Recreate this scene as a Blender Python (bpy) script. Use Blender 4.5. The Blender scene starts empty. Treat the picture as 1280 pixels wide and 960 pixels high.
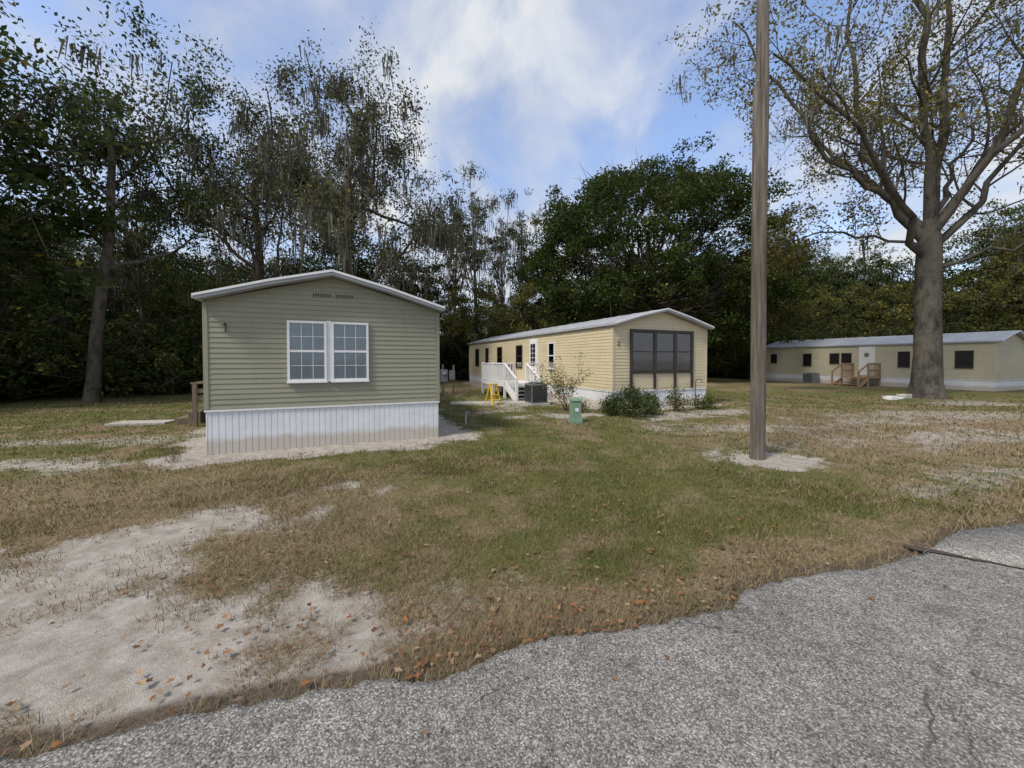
import bpy, math, numpy as np
from mathutils import Vector, Matrix
scn=bpy.context.scene
col=scn.collection
scn.view_settings.view_transform='Standard'; scn.view_settings.look='None'; scn.view_settings.exposure=0; scn.view_settings.gamma=1

# ------------------------------------------------------------ noise
def vnoise(x,y,seed=0):
    xi=np.floor(x).astype(np.int64); yi=np.floor(y).astype(np.int64)
    xf=x-xi; yf=y-yi
    def h(a,b):
        n=(a*374761393+b*668265263+seed*1442695041)&0xffffffff
        n=((n^(n>>13))*1274126177)&0xffffffff
        n=(n^(n>>16))&0xffffffff
        return n/4294967295.0
    u=xf*xf*(3-2*xf); v=yf*yf*(3-2*yf)
    return (h(xi,yi)*(1-u)+h(xi+1,yi)*u)*(1-v)+(h(xi,yi+1)*(1-u)+h(xi+1,yi+1)*u)*v
def fbm(x,y,seed=0,o=4):
    s=0;a=.5;t=0
    for i in range(o):
        s=s+a*vnoise(x*2**i,y*2**i,seed+i*17); t+=a; a*=.5
    return s/t
def sstep(a,b,x):
    t=np.clip((x-a)/(b-a),0,1); return t*t*(3-2*t)

# ------------------------------------------------------------ materials
def new_mat(name):
    m=bpy.data.materials.new(name); m.use_nodes=True
    nt=m.node_tree; b=nt.nodes['Principled BSDF']
    return m,nt,b
def L(nt,a,b): nt.links.new(a,b)
def ramp(nt,fac,stops):
    r=nt.nodes.new('ShaderNodeValToRGB'); e=r.color_ramp.elements
    while len(e)<len(stops): e.new(.5)
    for i,(p,c) in enumerate(stops):
        e[i].position=p; e[i].color=(c[0],c[1],c[2],1) if hasattr(c,'__len__') else (c,c,c,1)
    L(nt,fac,r.inputs[0]); return r
def mix(nt,fac,a,b,mode='MIX'):
    m=nt.nodes.new('ShaderNodeMix'); m.data_type='RGBA'; m.blend_type=mode
    if hasattr(fac,'links'): L(nt,fac,m.inputs[0])
    else: m.inputs[0].default_value=fac
    for s,i in ((a,6),(b,7)):
        if hasattr(s,'links'): L(nt,s,m.inputs[i])
        else: m.inputs[i].default_value=(s[0],s[1],s[2],1)
    return m.outputs[2]
def noise(nt,vec,scale,detail=4,rough=.55,dist=0):
    n=nt.nodes.new('ShaderNodeTexNoise'); n.inputs['Scale'].default_value=scale
    n.inputs['Detail'].default_value=detail; n.inputs['Roughness'].default_value=rough
    n.inputs['Distortion'].default_value=dist
    if vec is not None: L(nt,vec,n.inputs['Vector'])
    return n.outputs['Fac']
def mapping(nt,scale=(1,1,1),kind='Object'):
    t=nt.nodes.new('ShaderNodeTexCoord'); m=nt.nodes.new('ShaderNodeMapping')
    m.inputs['Scale'].default_value=scale; L(nt,t.outputs[kind],m.inputs[0]); return m.outputs[0]
def bump(nt,h,b,strength=.3,dist=.01):
    n=nt.nodes.new('ShaderNodeBump'); n.inputs['Strength'].default_value=strength
    n.inputs['Distance'].default_value=dist; L(nt,h,n.inputs['Height']); L(nt,n.outputs[0],b.inputs['Normal'])
def simple(name,c,rough=.6,var=.15,scale=3,metal=0,streak=(1,1,1),bs=0,spec=.4):
    m,nt,b=new_mat(name); v=mapping(nt,streak)
    n=noise(nt,v,scale,6,.65)
    lo=[x*(1-var) for x in c]; hi=[min(1,x*(1+var)) for x in c]
    r=ramp(nt,n,[(.3,lo),(.7,hi)]); L(nt,r.outputs[0],b.inputs['Base Color'])
    b.inputs['Roughness'].default_value=rough; b.inputs['Metallic'].default_value=metal
    b.inputs['Specular IOR Level'].default_value=spec
    if bs: bump(nt,noise(nt,v,scale*6,4),b,bs,.01)
    return m
def siding_mat(name,c):
    m,nt,b=new_mat(name)
    v=mapping(nt,(.6,.6,6)); n=noise(nt,v,1.2,5,.6)
    r=ramp(nt,n,[(.3,[x*.9 for x in c]),(.7,[x*1.06 for x in c])])
    v2=mapping(nt,(3,3,.5)); n2=noise(nt,v2,1.5,6,.7)
    r2=ramp(nt,n2,[(.5,0),(.8,.4)])
    o=mix(nt,r2.outputs[0],r.outputs[0],[c[0]*.66,c[1]*.66,c[2]*.6]); L(nt,o,b.inputs['Base Color'])
    b.inputs['Roughness'].default_value=.55; b.inputs['Specular IOR Level'].default_value=.3
    return m

M_sage=siding_mat('sage_siding',(.275,.270,.195))
M_cream=siding_mat('cream_siding',(.57,.485,.32))
M_cream2=siding_mat('pale_cream_siding',(.50,.46,.33))
def skirt_mat():
    m,nt,b=new_mat('white_skirting')
    v=mapping(nt,(1,1,1)); n=noise(nt,v,2.5,6,.7)
    r=ramp(nt,n,[(.3,(.58,.59,.61)),(.65,(.70,.71,.72))])
    g=nt.nodes.new('ShaderNodeNewGeometry'); s=nt.nodes.new('ShaderNodeSeparateXYZ'); L(nt,g.outputs['Position'],s.inputs[0])
    ma=nt.nodes.new('ShaderNodeMath'); ma.operation='MULTIPLY_ADD'; L(nt,n,ma.inputs[0]); ma.inputs[1].default_value=-.35; L(nt,s.outputs[2],ma.inputs[2])
    rr=ramp(nt,ma.outputs[0],[(0,.75),(.12,0)])
    o=mix(nt,rr.outputs[0],r.outputs[0],(.42,.36,.28)); L(nt,o,b.inputs['Base Color'])
    b.inputs['Roughness'].default_value=.5
    return m
M_skirt=skirt_mat()
M_white=simple('white_paint',(.70,.70,.69),.45,.06,4)
M_roof=simple('metal_roof',(.40,.41,.42),.42,.12,1.5,spec=.5)
M_trim=simple('grey_white_fascia',(.36,.37,.39),.45,.1,3)
M_brown=simple('dark_brown_trim',(.040,.032,.028),.5,.25,5)
M_dark=simple('dark_opening',(.015,.016,.018),.3,.3,3)
M_curt=simple('curtain',(.46,.52,.53),.9,.06,4)
M_curt2=simple('beige_curtain',(.24,.225,.205),.9,.15,4)
M_wood=simple('weathered_deck_wood',(.17,.13,.09),.85,.3,3,streak=(4,4,1),bs=.3)
M_newwood=simple('treated_lumber',(.30,.20,.115),.8,.25,3,streak=(4,4,1),bs=.3)
M_ac=simple('grey_metal',(.17,.18,.19),.5,.2,6)
M_acd=simple('dark_grille',(.02,.022,.024),.5,.2,6)
M_yellow=simple('yellow_plastic',(.72,.48,.02),.4,.1,4)
M_green=simple('pedestal_green',(.17,.26,.19),.5,.15,5)
M_conc=simple('concrete',(.38,.36,.32),.9,.2,3,bs=.3)
M_red=simple('red_sticker',(.6,.06,.04),.5,.1,4)
def glass():
    m,nt,b=new_mat('window_glass'); nt.nodes.remove(b)
    out=nt.nodes['Material Output']; t=nt.nodes.new('ShaderNodeBsdfTransparent'); t.inputs[0].default_value=(.9,.93,.95,1)
    g=nt.nodes.new('ShaderNodeBsdfGlossy'); g.inputs['Roughness'].default_value=.06
    f=nt.nodes.new('ShaderNodeFresnel'); f.inputs[0].default_value=1.5
    ma=nt.nodes.new('ShaderNodeMath'); ma.operation='ADD'; ma.inputs[1].default_value=.03; L(nt,f.outputs[0],ma.inputs[0])
    ms=nt.nodes.new('ShaderNodeMixShader'); L(nt,ma.outputs[0],ms.inputs[0]); L(nt,t.outputs[0],ms.inputs[1]); L(nt,g.outputs[0],ms.inputs[2]); L(nt,ms.outputs[0],out.inputs[0])
    return m
M_glass=glass()
def leafmat(name,tr=.35):
    m,nt,b=new_mat(name); nt.nodes.remove(b); a=nt.nodes.new('ShaderNodeAttribute'); a.attribute_name='Col'
    d=nt.nodes.new('ShaderNodeBsdfDiffuse'); L(nt,a.outputs['Color'],d.inputs[0])
    t=nt.nodes.new('ShaderNodeBsdfTranslucent'); L(nt,a.outputs['Color'],t.inputs[0])
    ms=nt.nodes.new('ShaderNodeMixShader'); ms.inputs[0].default_value=tr
    L(nt,d.outputs[0],ms.inputs[1]); L(nt,t.outputs[0],ms.inputs[2]); L(nt,ms.outputs[0],nt.nodes['Material Output'].inputs[0])
    return m
M_leaf=leafmat('foliage',.4); M_blade=leafmat('grass_blades',.25); M_litter=leafmat('dry_leaf',.25); M_moss=leafmat('spanish_moss',.3)
def barkmat(name,c):
    m,nt,b=new_mat(name); v=mapping(nt,(5,5,1.1)); n=noise(nt,v,2,8,.7,.6)
    v3=mapping(nt,(1,1,.6)); n3=noise(nt,v3,1.3,6,.75)
    r=ramp(nt,n,[(.3,[x*.4 for x in c]),(.7,[x*1.3 for x in c])])
    r3=ramp(nt,n3,[(.42,0),(.62,.7)])
    o=mix(nt,r3.outputs[0],r.outputs[0],[c[0]*1.7,c[1]*1.72,c[2]*1.6])
    r4=ramp(nt,n3,[(.3,.45),(.5,1)]); o=mix(nt,1,o,r4.outputs[0],'MULTIPLY'); L(nt,o,b.inputs['Base Color'])
    b.inputs['Roughness'].default_value=.95; b.inputs['Specular IOR Level'].default_value=.15
    bump(nt,n,b,.9,.05); return m
M_bark=barkmat('bark',(.080,.067,.053)); M_syc=barkmat('grey_bark',(.080,.072,.062))

# ------------------------------------------------------------ mesh helpers
def from_np(name,V,F,mats,MI=None,C=None,smooth=None):
    me=bpy.data.meshes.new(name); k=F.shape[1]
    me.vertices.add(len(V)); me.vertices.foreach_set('co',V.astype(np.float32).ravel())
    me.loops.add(F.size); me.loops.foreach_set('vertex_index',F.astype(np.int32).ravel())
    me.polygons.add(len(F)); me.polygons.foreach_set('loop_start',np.arange(0,F.size,k,dtype=np.int32))
    try: me.polygons.foreach_set('loop_total',np.full(len(F),k,dtype=np.int32))
    except Exception: pass
    for m in mats: me.materials.append(m)
    if MI is not None: me.polygons.foreach_set('material_index',MI.astype(np.int32))
    if smooth is not None: me.polygons.foreach_set('use_smooth',smooth.astype(bool))
    me.update(calc_edges=True)
    if C is not None:
        a=me.color_attributes.new('Col','FLOAT_COLOR','POINT')
        cc=np.ones((len(V),4),np.float32); cc[:,:3]=C; a.data.foreach_set('color',cc.ravel())
    return me
def put(name,me,parent=None,loc=(0,0,0),rot=0,scale=1):
    o=bpy.data.objects.new(name,me); col.objects.link(o)
    o.location=loc; o.rotation_euler=(0,0,rot)
    o.scale=(scale,)*3 if not hasattr(scale,'__len__') else scale
    if parent: o.parent=parent
    return o
def empty(name,loc=(0,0,0),rot=0):
    o=bpy.data.objects.new(name,None); o.location=loc; o.rotation_euler=(0,0,rot); o.empty_display_size=.2
    col.objects.link(o); return o

class MB:
    def __init__(s): s.v=[];s.f=[];s.m=[];s.mats=[]
    def mi(s,m):
        if m not in s.mats: s.mats.append(m)
        return s.mats.index(m)
    def poly(s,pts,m):
        n=len(s.v); s.v+= [tuple(p) for p in pts]; s.f.append(list(range(n,n+len(pts)))); s.m.append(s.mi(m))
    def hexa(s,p,m):
        n=len(s.v); s.v+=[tuple(q) for q in p]
        for f in ((0,3,2,1),(4,5,6,7),(0,1,5,4),(1,2,6,5),(2,3,7,6),(3,0,4,7)):
            s.f.append([n+i for i in f]); s.m.append(s.mi(m))
    def box(s,x0,x1,y0,y1,z0,z1,m,P=None):
        c=[(x0,y0,z0),(x1,y0,z0),(x1,y1,z0),(x0,y1,z0),(x0,y0,z1),(x1,y0,z1),(x1,y1,z1),(x0,y1,z1)]
        if P: c=[P(*q) for q in c]
        s.hexa(c,m)
    def beam(s,p,q,w,h,m,up=(0,0,1)):
        p=Vector(p);q=Vector(q);d=(q-p).normalized(); u=Vector(up)
        if abs(d.dot(u))>.95: u=Vector((1,0,0))
        a=d.cross(u).normalized()*w/2; b=a.normalized().cross(d).normalized()*h/2
        s.hexa([p-a-b,p+a-b,p+a+b,p-a+b,q-a-b,q+a-b,q+a+b,q-a+b],m)
    def cyl(s,p,q,r0,r1,n,m):
        p=Vector(p);q=Vector(q);d=(q-p).normalized(); u=Vector((0,0,1)) if abs(d.z)<.9 else Vector((1,0,0))
        a=d.cross(u).normalized(); b=a.cross(d)
        A=[p+(a*math.cos(t)+b*math.sin(t))*r0 for t in np.linspace(0,2*math.pi,n,endpoint=False)]
        B=[q+(a*math.cos(t)+b*math.sin(t))*r1 for t in np.linspace(0,2*math.pi,n,endpoint=False)]
        k=len(s.v); s.v+=[tuple(x) for x in A+B]; mi=s.mi(m)
        for i in range(n):
            j=(i+1)%n; s.f.append([k+i,k+j,k+n+j,k+n+i]); s.m.append(mi)
        s.f.append([k+i for i in range(n)][::-1]); s.m.append(mi); s.f.append([k+n+i for i in range(n)]); s.m.append(mi)
    def obj(s,name,parent=None,loc=(0,0,0),rot=0,bevel=0,smooth=False):
        me=bpy.data.meshes.new(name); me.from_pydata(s.v,[],s.f)
        for m in s.mats: me.materials.append(m)
        me.polygons.foreach_set('material_index',s.m)
        if smooth: me.polygons.foreach_set('use_smooth',[True]*len(s.f))
        me.update(); o=put(name,me,parent,loc,rot)
        if bevel:
            b=o.modifiers.new('b','BEVEL'); b.width=bevel; b.segments=2; b.limit_method='ANGLE'
        return o

# ------------------------------------------------------------ camera
cam=bpy.data.cameras.new('camera'); co=bpy.data.objects.new('camera',cam); col.objects.link(co)
cam.sensor_width=36; cam.lens=36*481/1280; cam.clip_end=2000; cam.clip_start=.05
PITCH=1.2
co.location=(0,0,1.75); co.rotation_euler=(math.radians(90-PITCH),0,0)
cam.shift_y=-(30-481*math.tan(math.radians(PITCH)))/1280
scn.camera=co

# ------------------------------------------------------------ world
SE,SA=math.radians(50),math.radians(228)
w=bpy.data.worlds.new('World'); scn.world=w; w.use_nodes=True; nt=w.node_tree
bg=nt.nodes['Background']; sky=nt.nodes.new('ShaderNodeTexSky'); sky.sky_type='NISHITA'; sky.sun_disc=False
sky.sun_elevation=SE; sky.sun_rotation=SA; sky.air_density=1.0; sky.dust_density=.4; sky.ozone_density=2.0
tc=nt.nodes.new('ShaderNodeTexCoord'); sx=nt.nodes.new('ShaderNodeSeparateXYZ'); L(nt,tc.outputs['Generated'],sx.inputs[0])
zz=nt.nodes.new('ShaderNodeMath'); zz.operation='ADD'; zz.inputs[1].default_value=.22; L(nt,sx.outputs[2],zz.inputs[0])
za=nt.nodes.new('ShaderNodeMath'); za.operation='MAXIMUM'; za.inputs[1].default_value=.08; L(nt,zz.outputs[0],za.inputs[0])
dx=nt.nodes.new('ShaderNodeMath'); dx.operation='DIVIDE'; L(nt,sx.outputs[0],dx.inputs[0]); L(nt,za.outputs[0],dx.inputs[1])
dy=nt.nodes.new('ShaderNodeMath'); dy.operation='DIVIDE'; L(nt,sx.outputs[1],dy.inputs[0]); L(nt,za.outputs[0],dy.inputs[1])
cx=nt.nodes.new('ShaderNodeCombineXYZ'); L(nt,dx.outputs[0],cx.inputs[0]); L(nt,dy.outputs[0],cx.inputs[1]); cx.inputs[2].default_value=3.3
mp=nt.nodes.new('ShaderNodeMapping'); mp.inputs['Scale'].default_value=(1.5,.85,1); mp.inputs['Rotation'].default_value=(0,0,.45); L(nt,cx.outputs[0],mp.inputs[0])
n1=noise(nt,mp.outputs[0],1.7,8,.56,.5)
n2=noise(nt,mp.outputs[0],.6,2,.5)
ad=nt.nodes.new('ShaderNodeMath'); ad.operation='MULTIPLY_ADD'; L(nt,n2,ad.inputs[0]); ad.inputs[1].default_value=.55; L(nt,n1,ad.inputs[2])
rc=ramp(nt,ad.outputs[0],[(.61,.04),(.76,.5),(.92,1)])
cloudc=ramp(nt,n1,[(.35,(2.7,3.0,3.7)),(.62,(5.2,5.35,5.6))])
skym=mix(nt,1.0,sky.outputs[0],(1.9,1.8,1.85),'MULTIPLY')
hz=ramp(nt,sx.outputs[2],[(.0,.8),(.40,.05)])
a1=mix(nt,hz.outputs[0],skym,(3.9,4.3,4.8))
a2=mix(nt,rc.outputs[0],a1,cloudc.outputs[0])
L(nt,a2,bg.inputs[0]); bg.inputs[1].default_value=.15

sl=bpy.data.lights.new('sun','SUN'); so=bpy.data.objects.new('sun',sl); col.objects.link(so)
sl.energy=3.7; sl.angle=math.radians(12); sl.color=(1,.93,.83)
sd=Vector((math.sin(SA)*math.cos(SE),math.cos(SA)*math.cos(SE),math.sin(SE)))
so.rotation_euler=sd.to_track_quat('Z','Y').to_euler(); so.location=(0,0,30)

# ------------------------------------------------------------ ground masks
TH=math.radians(22.6); CX,SX=math.cos(TH),math.sin(TH)
H1=(-5.74,7.19); H2=(3.53,13.5); H3=(27.0,21.5)
H1W,H1L=4.38,15.5; H2W,H2L=4.5,17.8; H3W,H3L=4.4,13.0
REX=np.array([-60,-30,-12,-6,-3.4,-2.24,-1.88,-1.517,-1.18,-.807,-.475,-.227,.048,.30,.765,1.13,1.556,1.75,2.316,2.94,3.64,4.14,4.5,5.385,8,14,30,60])
REY=np.array([-11,-6,-1.2,.6,1.38,1.68,1.77,1.87,1.96,2.04,2.08,2.187,2.326,2.406,2.455,2.59,2.67,2.9,3.096,3.21,3.44,3.69,3.86,4.05,4.9,6.6,11,20])
def road_edge(x): return np.interp(x,REX,REY)+ .11*(fbm(x*2.6,x*0+3,5,3)-.5)+.035*(vnoise(x*15,x*0+1,9)-.5)+.02*(vnoise(x*37,x*0+1,19)-.5)
def loc(x,y,H):
    dx=x-H[0]; dy=y-H[1]; return dx*CX+dy*SX, -dx*SX+dy*CX
def rectd(x,y,H,W,Ln):
    a,b=loc(x,y,H); qx=np.abs(a-W/2)-W/2; qy=np.abs(b-Ln/2)-Ln/2
    return np.hypot(np.maximum(qx,0),np.maximum(qy,0))+np.minimum(np.maximum(qx,qy),0)
def ell(x,y,cx,cy,rx,ry,rot=0):
    c,s=math.cos(rot),math.sin(rot); dx=x-cx; dy=y-cy
    return np.hypot((dx*c+dy*s)/rx,(-dx*s+dy*c)/ry)
def sandf(x,y):
    n=fbm(x*1.1,y*1.1,3,5)-.5; n2=fbm(x*4,y*4,13,4)-.5
    s=np.zeros_like(x)
    for (cx,cy,rx,ry,rot,a) in [(-2.5,2.2,1.7,.62,.2,.95),(-4.6,2.2,1.9,.9,.1,.8),(-3.0,4.1,1.2,.55,.5,.95),(-3.3,3.2,1.0,.55,.9,.70),(-8.4,6.4,2.2,.45,.1,.6),(-10,8.2,3.0,.5,.1,.45),
        (4.45,6.75,.80,.58,.1,.95),(7.3,5.8,2.2,.5,.35,.42),(9.5,8.6,3.6,.9,.2,.47),(6.6,10.0,3.0,.8,.1,.47),(1.7,12.2,1.3,.5,.2,.7),(6.0,12.6,2.6,.7,.35,.58),(-.5,13.2,1.2,.5,.4,.5),(13,12,4,1.2,.2,.45),(18.6,15.9,3,1.2,.2,.48),(0.2,15.8,2.2,1.3,.2,.6)]:
        s=np.maximum(s,a*(1-sstep(.2,1.65,ell(x,y,cx,cy,rx,ry,rot)+n*2.2+n2*1.2)))
    d1=rectd(x,y,H1,H1W,H1L)
    s=np.maximum(s,1-sstep(.35,1.25,d1+n*1.3+n2*.6))
    s=np.maximum(s,.85*(1-sstep(.2,.9,rectd(x,y,H2,H2W,H2L)+n*.8)))
    return s
def dryf(x,y):
    n=fbm(x*.8,y*.8,23,4)-.5; n2=fbm(x*2.7,y*2.7,31,3)-.5
    d=.07+n*1.4+n2*1.3
    re=y-np.interp(x,REX,REY)
    d=np.maximum(d,.95-sstep(.0,.9,re+n*1.0+n2*.9))
    d+= .60*(1-sstep(.3,1.6,ell(x,y,-4.0,3.6,3.4,2.8)+n*1.4))
    d+= .50*(1-sstep(.4,1.4,ell(x,y,11.5,9.5,8,4,.2)+n))
    d+= .2*sstep(17,24,y)
    return np.clip(d,0,1.2)

xs=np.concatenate([-np.geomspace(500,13,34),np.arange(-12.9,14,.09),np.geomspace(14.1,500,34)])
ys=np.concatenate([-np.geomspace(400,1.2,16),np.arange(-1,1.2,.5),np.arange(1.25,15.5,.08),np.geomspace(15.6,900,44)])
X,Y=np.meshgrid(xs,ys); nx,ny=len(xs),len(ys)
re=road_edge(X)
Z=-.035*fbm(X*1.3,Y*1.3,41,3)-.015*sandf(X,Y)-.02*np.clip(fbm(X*5,Y*5,47,2)-.5,0,1)
Z=np.where(Y<re,-.03,Z)
V=np.stack([X,Y,Z],-1).reshape(-1,3)
idx=np.arange(nx*ny).reshape(ny,nx)
F=np.stack([idx[:-1,:-1],idx[:-1,1:],idx[1:,1:],idx[1:,:-1]],-1).reshape(-1,4)
C=np.stack([sandf(X,Y),dryf(X,Y),sstep(.35,.0,Y-re)*(Y>re-.3)],-1).reshape(-1,3)
def ground_mat():
    m,nt,b=new_mat('lawn_and_sand')
    a=nt.nodes.new('ShaderNodeAttribute'); a.attribute_name='Col'; s=nt.nodes.new('ShaderNodeSeparateColor'); L(nt,a.outputs['Color'],s.inputs[0])
    v=mapping(nt)
    nf=noise(nt,v,38,5,.75); nm=noise(nt,v,7,6,.72); nl=noise(nt,v,1.1,4,.6); nff=noise(nt,v,140,3,.7)
    g=ramp(nt,nf,[(.3,(.045,.052,.018)),(.52,(.120,.122,.045)),(.72,(.21,.20,.09))])
    g2=ramp(nt,nl,[(.35,(.75,.85,.7)),(.65,(1.2,1.1,1.05))])
    gr=mix(nt,1,g.outputs[0],g2.outputs[0],'MULTIPLY')
    d=ramp(nt,nf,[(.28,(.085,.060,.036)),(.5,(.22,.165,.10)),(.72,(.40,.32,.205))])
    sa=ramp(nt,nm,[(.3,(.28,.245,.205)),(.5,(.41,.37,.32)),(.7,(.54,.50,.45))])
    sp=ramp(nt,nff,[(.3,.62),(.6,1.08)]); sa2=mix(nt,1,sa.outputs[0],sp.outputs[0],'MULTIPLY')
    def thr(att,n,k,lo,hi):
        ma=nt.nodes.new('ShaderNodeMath'); ma.operation='MULTIPLY_ADD'; L(nt,n,ma.inputs[0]); ma.inputs[1].default_value=k; L(nt,att,ma.inputs[2])
        return ramp(nt,ma.outputs[0],[(lo,0),(hi,1)]).outputs[0]
    o=mix(nt,thr(s.outputs[1],nm,.9,.55,1.1),gr,d.outputs[0])
    mixn=mix(nt,.5,nm,nf)
    sf=nt.nodes.new('ShaderNodeMath'); sf.operation='MULTIPLY'; L(nt,s.outputs[0],sf.inputs[0]); sf.inputs[1].default_value=.66
    o=mix(nt,thr(sf.outputs[0],mixn,1.2,.74,1.08),o,sa2)
    dirt=ramp(nt,nf,[(.3,(.06,.045,.033)),(.7,(.19,.155,.115))])
    o=mix(nt,thr(s.outputs[2],nm,.6,.75,1.0),o,dirt.outputs[0])
    L(nt,o,b.inputs['Base Color']); b.inputs['Roughness'].default_value=.95; b.inputs['Specular IOR Level'].default_value=.1
    h=mix(nt,.5,nm,nff); bump(nt,h,b,.8,.035)
    return m
put('ground',from_np('ground',V,F,[ground_mat()],C=C,smooth=np.ones(len(F))))

# ------------------------------------------------------------ road
rx=np.concatenate([np.linspace(-60,-5,60),np.arange(-4.9,9,.02),np.linspace(9.05,60,80)])
redge=road_edge(rx)
rows=[]
for k,(off,z) in enumerate([(0,-.02),(-.006,.003),(-.05,.010),(-1.2,.015),(-3.5,.02),(-6.6,.012),(-6.62,-.03)]):
    rows.append(np.stack([rx,redge+off,np.full_like(rx,z)],-1))
RV=np.concatenate(rows); n=len(rx); ii=np.arange(n*len(rows)).reshape(len(rows),n)
RF=np.stack([ii[1:,:-1],ii[1:,1:],ii[:-1,1:],ii[:-1,:-1]],-1).reshape(-1,4)
def asphalt(name='asphalt',gain=1.0):
    m,nt,b=new_mat(name); v=mapping(nt)
    vo=nt.nodes.new('ShaderNodeTexVoronoi'); vo.inputs['Scale'].default_value=115; L(nt,v,vo.inputs['Vector'])
    sc=nt.nodes.new('ShaderNodeSeparateColor'); L(nt,vo.outputs['Color'],sc.inputs[0])
    agg=ramp(nt,sc.outputs[0],[(.0,(.120*gain,.115*gain,.107*gain)),(.35,(.22*gain,.212*gain,.20*gain)),(.7,(.30*gain,.29*gain,.272*gain)),(1,(.48*gain,.46*gain,.43*gain))])
    nf=noise(nt,v,60,5,.8); nl=noise(nt,v,1.4,6,.65); nm=noise(nt,v,9,5,.7)
    gap=ramp(nt,vo.outputs['Distance'],[(.35,1),(.8,.5)])
    o=mix(nt,1,agg.outputs[0],gap.outputs[0],'MULTIPLY')
    ll=ramp(nt,nl,[(.3,(.78,.77,.76)),(.7,(1.16,1.15,1.13))]); o=mix(nt,1,o,ll.outputs[0],'MULTIPLY')
    mm=ramp(nt,nm,[(.35,.78),(.65,1.12)]); o=mix(nt,1,o,mm.outputs[0],'MULTIPLY')
    dn=nt.nodes.new('ShaderNodeTexNoise'); dn.inputs['Scale'].default_value=2.5; dn.inputs['Detail'].default_value=8; L(nt,v,dn.inputs['Vector'])
    va=nt.nodes.new('ShaderNodeVectorMath'); va.operation='MULTIPLY_ADD'; L(nt,dn.outputs['Color'],va.inputs[0]); va.inputs[1].default_value=(.6,.6,0); L(nt,v,va.inputs[2])
    v2=nt.nodes.new('ShaderNodeTexVoronoi'); v2.feature='DISTANCE_TO_EDGE'; v2.inputs['Scale'].default_value=1.5; L(nt,va.outputs[0],v2.inputs['Vector'])
    ck=ramp(nt,v2.outputs['Distance'],[(.003,1),(.009,0)])
    pm=ramp(nt,noise(nt,v,.9,2),[(.45,0),(.6,.8)]); ckm=nt.nodes.new('ShaderNodeMath'); ckm.operation='MULTIPLY'; L(nt,ck.outputs[0],ckm.inputs[0]); L(nt,pm.outputs[0],ckm.inputs[1])
    o=mix(nt,ckm.outputs[0],o,(.05,.047,.042))
    L(nt,o,b.inputs['Base Color']); b.inputs['Roughness'].default_value=.9; b.inputs['Specular IOR Level'].default_value=.15
    h=nt.nodes.new('ShaderNodeMath'); h.operation='SUBTRACT'; L(nt,nf,h.inputs[0]); L(nt,vo.outputs['Distance'],h.inputs[1])
    bump(nt,h.outputs[0],b,.6,.005); return m
put('asphalt_road',from_np('asphalt_road',RV,RF,[asphalt()],smooth=np.ones(len(RF))))
pts=np.array([(3.62,3.58),(3.86,3.42),(4.05,3.28),(4.3,3.10),(4.7,2.92),(5.4,2.80),(6.6,2.75),(9,2.8)])
def jointy(x): return np.interp(x,pts[:,0],pts[:,1])+.05*(vnoise(x*8,x*0,2)-.5)+.02*(vnoise(x*25,x*0,4)-.5)
jx=np.arange(3.66,9,.02); jy=jointy(jx); wd=.006+.03*vnoise(jx*9,jx*0+5,3)**2+.04*np.exp(-(jx-3.66)*3); nj=len(jx)
JV=np.concatenate([np.stack([jx,jy+wd,np.full(nj,.0225)],-1),np.stack([jx,jy-wd,np.full(nj,.0225)],-1)])
a=np.arange(nj-1); JF=np.stack([a+nj,a+nj+1,a+1,a],-1)
put('pavement_joint',from_np('pavement_joint',JV,JF,[simple('joint_soil',(.065,.052,.04),.95,.4,30,bs=.4)]))
# lighter driveway apron beyond the joint, slightly raised
te=road_edge(jx)-.015; be=np.minimum(jointy(jx)+wd*.8,te-.01)
AV=np.concatenate([np.stack([jx,te,np.full(nj,-.01)],-1),np.stack([jx,te-.006,np.full(nj,.034)],-1),np.stack([jx,be+.006,np.full(nj,.036)],-1),np.stack([jx,be,np.full(nj,.008)],-1)])
ai=np.arange(nj*4).reshape(4,nj); AF=np.stack([ai[1:,:-1],ai[1:,1:],ai[:-1,1:],ai[:-1,:-1]],-1).reshape(-1,4)
put('driveway_apron',from_np('driveway_apron',AV,AF,[asphalt('pale_asphalt',1.18)]))

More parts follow.
